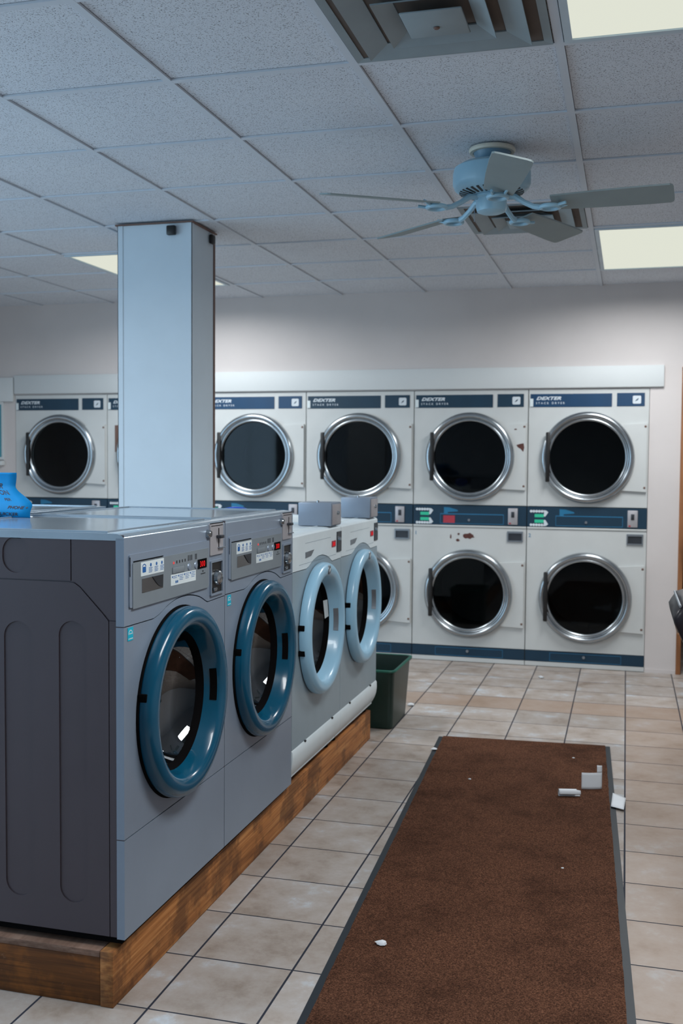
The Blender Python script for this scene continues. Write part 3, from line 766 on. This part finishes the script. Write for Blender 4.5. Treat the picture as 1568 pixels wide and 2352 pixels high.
def white_washer():
    t = thing('washer', 'x', 'washing machine', row2w(.022, .02+2*WW, P0), ROW_A, 'white front-loading washers with pale blue doors')
    washer_body(t, M['washerpale'], M['whiteblue'], M['whiteblue'], M['whiteblue'], 1.133, .300, recess=False)
    # bulging white kick strip
    pr = [(-.03, zz(.2985)), (-.001, zz(.2985)), (.004, zz(.292)), (.005, zz(.262)), (.002, zz(.236)), (-.006, zz(.212)), (-.018, zz(.190)), (-.03, zz(.188))]
    MB().loft([[(x, .0005, z) for x, z in pr], [(x, WW-.0005, z) for x, z in pr]]).build('kick_strip', M['whiteblue'], t, smooth=50)
    b = MB()
    for y in (.16, .55): b.pbox(on_x, y, y+.012, zz(.294), zz(.301), .0, .006)
    b.build('strip_clips', M['black'], t, smooth=0)
    door(t, M['paleblue'], M['steel'], badge=M['steel'], hinges=((.088, .764), (.088, .664)), dark=False)
    MB().plate(on_x, [(.160, zz(1.030)), (.235, zz(1.034)), (.275, zz(1.056)), (.160, zz(1.053))], [], .001, .003).build('soap_slot', M['steel'], t, smooth=0)
    dp = MB().pbox(on_x, .535, .592, zz(1.044), zz(1.071), .001, .004, .001).build('time_display', M['redsticker'], t, smooth=0)
    lettering('digits', [('300', .543, zz(1.0495), .022, dict(space=1.1, bold=.0004))], on_x, .0044, M['digits'], dp)
    cd = MB().pbox(on_x, .612, .680, zz(1.017), zz(1.106), .001, .005, .001).build('coin_drop', M['darksteel'], t, smooth=0)
    MB().lathe(on_x, .63, zz(1.075), [(.0, .016), (.008, .015), (.010, .005)], 16).build('coin_lever', M['chrome'], cd)
    b = MB(); b.pbox(on_x, .16, .52, zz(1.088), zz(1.0895), .001, .0016); b.pbox(on_x, .08, .60, zz(1.008), zz(1.0095), .001, .0016)
    b.build('panel_line', M['washerpale'], t, smooth=0)
    cb = MB().box(-.145, .004, .515, .668, zz(1.135), zz(1.236), .004).build('coin_box', M['washergrey'], t)
    MB().pbox(on_x, .525, .658, zz(1.140), zz(1.228), .004, .008, .002).build('coin_box_door', M['pinkplate'], cb)
    MB().lathe(on_x, .60, zz(1.19), [(.0, .016), (.007, .016), (.009, .008)], 16).build('lock', M['chrome'], cb)
    MB().lathe(lambda u, v, d: (u, v, d), -.06, .53, [(.0, zz(1.246)), (.005, zz(1.244)), (.006, zz(1.236))], 12).build('bolt', M['chrome'], cb)
    return t
g1 = grey_washer(); g1['label'] = 'nearest grey washer with a teal door, its charcoal side facing the viewer'
g2 = copy_tree(g1); g2.location = row2w(.022, .02+WW, P0); g2['label'] = 'second grey washer with a teal door, between the nearest one and the white washers'
# same machines back to back on the far side of the plinth
RX = -1.462
for k in (0, 1):
    g = copy_tree(g1); g.location = row2w(RX, .02+WW*(k+1), P0); g.rotation_euler = (0, 0, ROW_A+PI)
    g['label'] = ['grey washer behind the nearest one, only its lid seen, beside the blue paper', 'grey washer behind the second one, only a sliver of its lid seen near the column'][k]
    g['group'] = 'grey front-loading washers on the far side of the plinth'
w3 = white_washer(); w3['label'] = 'nearer white washer with a pale blue door and a white tag inside it'
w4 = copy_tree(w3); w4.location = row2w(.022, .02+3*WW, P0); w4['label'] = 'last white washer at the far end of the plinth, beside the green bin'
MB().plate(on_x, [(.440, zz(.825)), (.502, zz(.822)), (.523, zz(.748)), (.468, zz(.745))], [], -.008, -.0072).build('hanging_tag', M['label'], w3, smooth=0)['label'] = 'white paper tag'

# ------------------------------------------------------------------ blue paper note on the washer tops
note = thing('paper_note', 'curled bright blue paper with handwriting standing on the washer lid at left', 'note', row2w(-.83, .565, 1.2275), ROW_A)
def surf(u, v, d=0.0):
    """u 0..1 left to right, v 0..1 from top to bottom"""
    k = max(0.0, min(1.0, (v-.30)/.45)); s = k*k*(3-2*k)
    z = .142-.142*v
    y = .085-.045*s-.07*v*v
    x = -.12+u*(.26+.11*s)
    if v > .8: y += .02*((v-.8)/.2)**2
    return (x, y-d, z)
b = MB(); rows = [[surf(u/8, v/24) for u in range(9)] for v in range(25)]
b.loft(rows, cap=False, closed=False)
sh = b.build('sheet', M['bluepaper'], note, smooth=80, solid=.0006)
def note_map(x, y, d): return surf(x, y, d)
def note_text(items):
    for body, u, v, size in items:
        V, F = [], []
        vs, fs = text_geom(body, 1.0, shear=.15, bold=.018); n = len(V)
        for x, y in vs: V.append(surf(u+x*size*1.0, v-y*size*1.9+.03*x*size, .0016))
        F += [[i+n for i in f] for f in fs]
        me = bpy.data.meshes.new('handwriting'); me.from_pydata(V, [], F); me.materials.append(M['ink'])
        o = bpy.data.objects.new('handwriting', me); COL.objects.link(o); o.parent = note
note_text([('ER', .72, .36, .085), ('ON', .73, .50, .075), ('PER', .74, .63, .042), ('PHONE +', .765, .80, .048), ('QUICKER', .66, .95, .052)])

bag = MB()
n = 12
rd = random.Random(8)
L = []
for k, (r, z) in enumerate(((.045, 0), (.06, .03), (.058, .06), (.05, .066), (.034, .078), (.012, .084))):
    L.append([(r*1.3*math.cos(2*PI*q/n)*rd.uniform(.85, 1.1), r*.8*math.sin(2*PI*q/n)*rd.uniform(.85, 1.1), z) for q in range(n)])
bag.loft(L)
bo = bag.build('plastic_bag', M['bluebag'], None, smooth=60)
bo.location = row2w(-.36, 1.78, 1.1338); bo.rotation_euler = (0, 0, .4)
tag(bo, 'crumpled blue bag just showing over the lid edge of the second grey washer', 'bag')

# ------------------------------------------------------------------ green bin
bn = thing('waste_bin', 'dark green rectangular plastic bin on the floor past the white washers', 'bin', (-1.30, 5.50, 0))
def brect(hx, hy, z, r=.03): return [(x, y, z) for x, y in rrect(-hx, hx, -hy, hy, r, 4)]
b = MB(); H = .322
b.loft([brect(.135, .185, .004), brect(.150, .222, H-.03), brect(.152, .228, H-.012), brect(.152, .228, H), brect(.146, .222, H), brect(.144, .216, H-.03), brect(.130, .180, .012)])
b.build('tub', M['green'], bn, smooth=40)
b = MB(); ring = brect(.156, .233, H-.004); b.tube(ring, .0075, 8, True); b.build('rim', M['greenrim'], bn)

# ------------------------------------------------------------------ rug
p_fl, p_fr = Vector((-.901, 5.245)), Vector((-.051, 5.300))
dirn = (Vector((-.771, 2.444))-p_fl).normalized()
dr2 = (Vector((.053, 2.656))-p_fr).normalized()
rug = thing('runner_rug', 'long brown carpet runner with dark rubber edges lying along the aisle', 'rug', (0, 0, 0))
LN = 3.75
c4 = [p_fl, p_fr, p_fr+dr2*LN, p_fl+dirn*LN]
def quad_slab(c, z0, z1, inset_u, inset_v, nm, mat, par, jag=0.0):
    a, b_, c_, d_ = c
    N = 90; rd = random.Random(2)
    lft, rgt = [], []
    for k in range(N+1):
        f = k/N
        l = a+(d_-a)*f; r = b_+(c_-b_)*f
        w = (r-l).normalized()
        sv = (d_-a).normalized()
        off = sv*(inset_v*(1-2*f))
        lft.append(l+w*(inset_u+rd.uniform(-jag, jag))+off); rgt.append(r-w*(inset_u+rd.uniform(-jag, jag))+off)
    loop = lft+list(reversed(rgt))
    m = MB(); m.loft([[(p.x, p.y, z0) for p in loop], [(p.x, p.y, z1) for p in loop]])
    return m.build(nm, mat, par, smooth=0)
quad_slab(c4, .0006, .0045, 0, .0, 'border', M['rubber'], rug)
quad_slab(c4, .0046, .0095, .023, .004, 'pile', M['rug'], rug, .0012)

# ------------------------------------------------------------------ litter
RZ = .0098
def paper_grid(name, fn, nu, nv, loc, rz, label, cat, solid=.0005, grp=None, mat='paper'):
    b = MB(); b.loft([[fn(u/nu, v/nv) for u in range(nu+1)] for v in range(nv+1)], cap=False, closed=False)
    o = b.build(name, M[mat], None, smooth=80, solid=solid); o.location = loc; o.rotation_euler = (0, 0, rz)
    tag(o, label, cat, grp); return o
def curl(u, v):
    a = -2.2+5.6*v; r = .0145+.001*v
    cut = .0 if v < .72 else -.0
    x = -.037+.074*u*(1 if (v > .25 and v < .78) else 1.22)
    return (x, r*math.cos(a), .0155+r*math.sin(a))
paper_grid('paper_roll', curl, 10, 24, (-.212, 4.435, RZ), .22, 'small white curled paper tube on the rug, left of the torn sticker', 'paper')
# torn sticker standing on its curled lower edge
def lab(u, v, h=.068):
    x = -.043+.086*u
    return (x, .022*u*u+.012*v, .0004+h*v)
b = MB(); b.loft([[lab(u/12, v/6) for u in range(13)] for v in range(7)], cap=False, closed=False)
b.loft([[lab(u/12, 1+.46*v/4*(1-.10*(u-9)/3)) for u in (9, 10, 11, 12)] for v in range(5)], cap=False, closed=False)
o = b.build('torn_sticker', M['paper'], None, smooth=80, solid=.0005); o.location = (-.116, 4.552, RZ); o.rotation_euler = (0, 0, .05)
tag(o, 'torn white sticker standing on the rug with one strip sticking up at its right', 'paper')
SQ = [Vector((-.028, 4.530, .0016)), Vector((.026, 4.477, .0010)), Vector((.018, 4.322, .0010)), Vector((-.033, 4.348, .0016))]
def sq(u, v):
    p = (SQ[0]*(1-u)+SQ[1]*u)*(1-v)+(SQ[3]*(1-u)+SQ[2]*u)*v
    return (p.x, p.y-4.43, p.z+.004*math.sin(PI*u)*math.sin(PI*v))
paper_grid('paper_square', sq, 6, 6, (0, 4.43, RZ), 0, 'flat white square of paper lying over the right edge of the rug', 'paper')
def scrap(name, loc, size, seed, label, cat='scrap', mat='paper', grp='small scraps of litter'):
    rd = random.Random(seed); b = MB(); n = 8; L = []
    for k in range(5):
        f = k/4; rr = size*(math.sin(PI*(.15+.8*f)))
        L.append([(rr*1.3*math.cos(2*PI*q/n)*rd.uniform(.6, 1.2), rr*math.sin(2*PI*q/n)*rd.uniform(.6, 1.2), size*.9*f) for q in range(n)])
    b.loft(L); o = b.build(name, M[mat], None, smooth=35); o.location = loc; return tag(o, label, cat, grp)
scrap('paper_scrap', (-.660, 2.900, RZ), .014, 3, 'crumpled white scrap on the near left part of the rug')
scrap('lint', (-.641, 4.547, RZ), .006, 5, 'tiny white speck on the far left part of the rug')
scrap('paper_scrap', (-.880, 4.985, .005), .014, 7, 'white scrap at the left edge of the rug near its far corner')
scrap('paper_scrap', (-1.175, 5.875, 0.0005), .020, 9, 'white scrap on the tiles right behind the green bin')
scrap('lint', (-.513, 6.892, 0.0005), .016, 11, 'grey scrap on the tiles in front of the rusty dryer', mat='wbag')
scrap('lint', (-.185, 3.63, RZ), .0045, 13, 'tiny pale speck on the right half of the rug, nearer than the papers')
scrap('lint', (-.215, 5.02, RZ), .005, 15, 'tiny pale speck on the far right part of the rug')

# ------------------------------------------------------------------ padded bench at right edge
bench = thing('padded_bench', 'black vinyl padded bench back with tan piping at the right picture edge', 'bench', (.40, 4.35, 0))
def prof(t): return t
sec = [(-.206, .852), (-.217, .832), (-.213, .808), (-.198, .775), (-.165, .705), (-.120, .610), (-.05, .47), (-.005, .47), (-.06, .60), (-.10, .70), (-.120, .80), (-.118, .850), (-.135, .880), (-.160, .890), (-.187, .881)]
def slab(y0, y1, sc, nm, mat):
    L = []
    mx = sum(p[0] for p in sc)/len(sc); mz = sum(p[1] for p in sc)/len(sc)
    for y, k in ((y0, .82), (y0+.008, .94), (y0+.025, 1), (y1-.025, 1), (y1-.008, .94), (y1, .82)):
        L.append([(mx+(x-mx)*k, y, mz+(z-mz)*(k if k < 1 else 1)) for x, z in sc])
    return MB().loft(L).build(nm, mat, bench, smooth=60)
slab(-.25, .25, sec, 'backrest', M['vinyl'])
MB().tube([(-.198, -.24, .772), (-.198, .24, .772)], .004, 6).build('piping', M['piping'], bench)
MB().tube([(-.193, -.24, .876), (-.193, .24, .876)], .005, 6).build('piping', M['steel'], bench)
MB().box(-.04, .42, -.25, .25, .40, .47, .02, 3).build('seat', M['vinyl'], bench)
for x in (.0, .38):
    for y in (-.22, .22): MB().tube([(x, y, 0), (x, y, .40)], .013, 10).build('leg', M['chrome'], bench)

# ------------------------------------------------------------------ cool fill lamp added at the unseen left window
L = bpy.data.lights.new('window_fill_lamp', 'AREA'); L.shape = 'RECTANGLE'; L.size = WZ1-WZ0-.1; L.size_y = WY1-WY0-.1
L.energy = 140; L.color = (.52, .78, 1.0)
lo = bpy.data.objects.new('window_fill_lamp', L); COL.objects.link(lo)
lo.location = (XL-.02, (WY0+WY1)/2, (WZ0+WZ1)/2); lo.rotation_euler = (0, R(-90), 0)
w = bpy.data.worlds.new('daylight'); scene.world = w; w.use_nodes = True
w.node_tree.nodes['Background'].inputs[0].default_value = (.35, .5, .68, 1)
w.node_tree.nodes['Background'].inputs[1].default_value = .7

# ------------------------------------------------------------------ camera
cam = bpy.data.cameras.new('camera'); co = bpy.data.objects.new('camera', cam); COL.objects.link(co)
cam.sensor_fit = 'VERTICAL'; cam.sensor_height = 36.0; cam.lens = 2395.2/2352*36.0
cam.clip_start = .05
yaw, pit, rol = R(15.2358), R(2.8286), R(-.406)
mt = Matrix.Rotation(yaw, 4, 'Z') @ Matrix.Rotation(PI/2-pit, 4, 'X') @ Matrix.Rotation(-rol, 4, 'Z')
co.matrix_world = Matrix.Translation((0, 0, CAM_H)) @ mt
cam.dof.use_dof = True; cam.dof.focus_distance = 3.1; cam.dof.aperture_fstop = 4.5
scene.camera = co
vs = scene.view_settings
vs.view_transform = 'Standard'; vs.look = 'None'; vs.gamma = 1.0; vs.exposure = 0.0
try: vs.use_curve_mapping = False
except Exception: pass
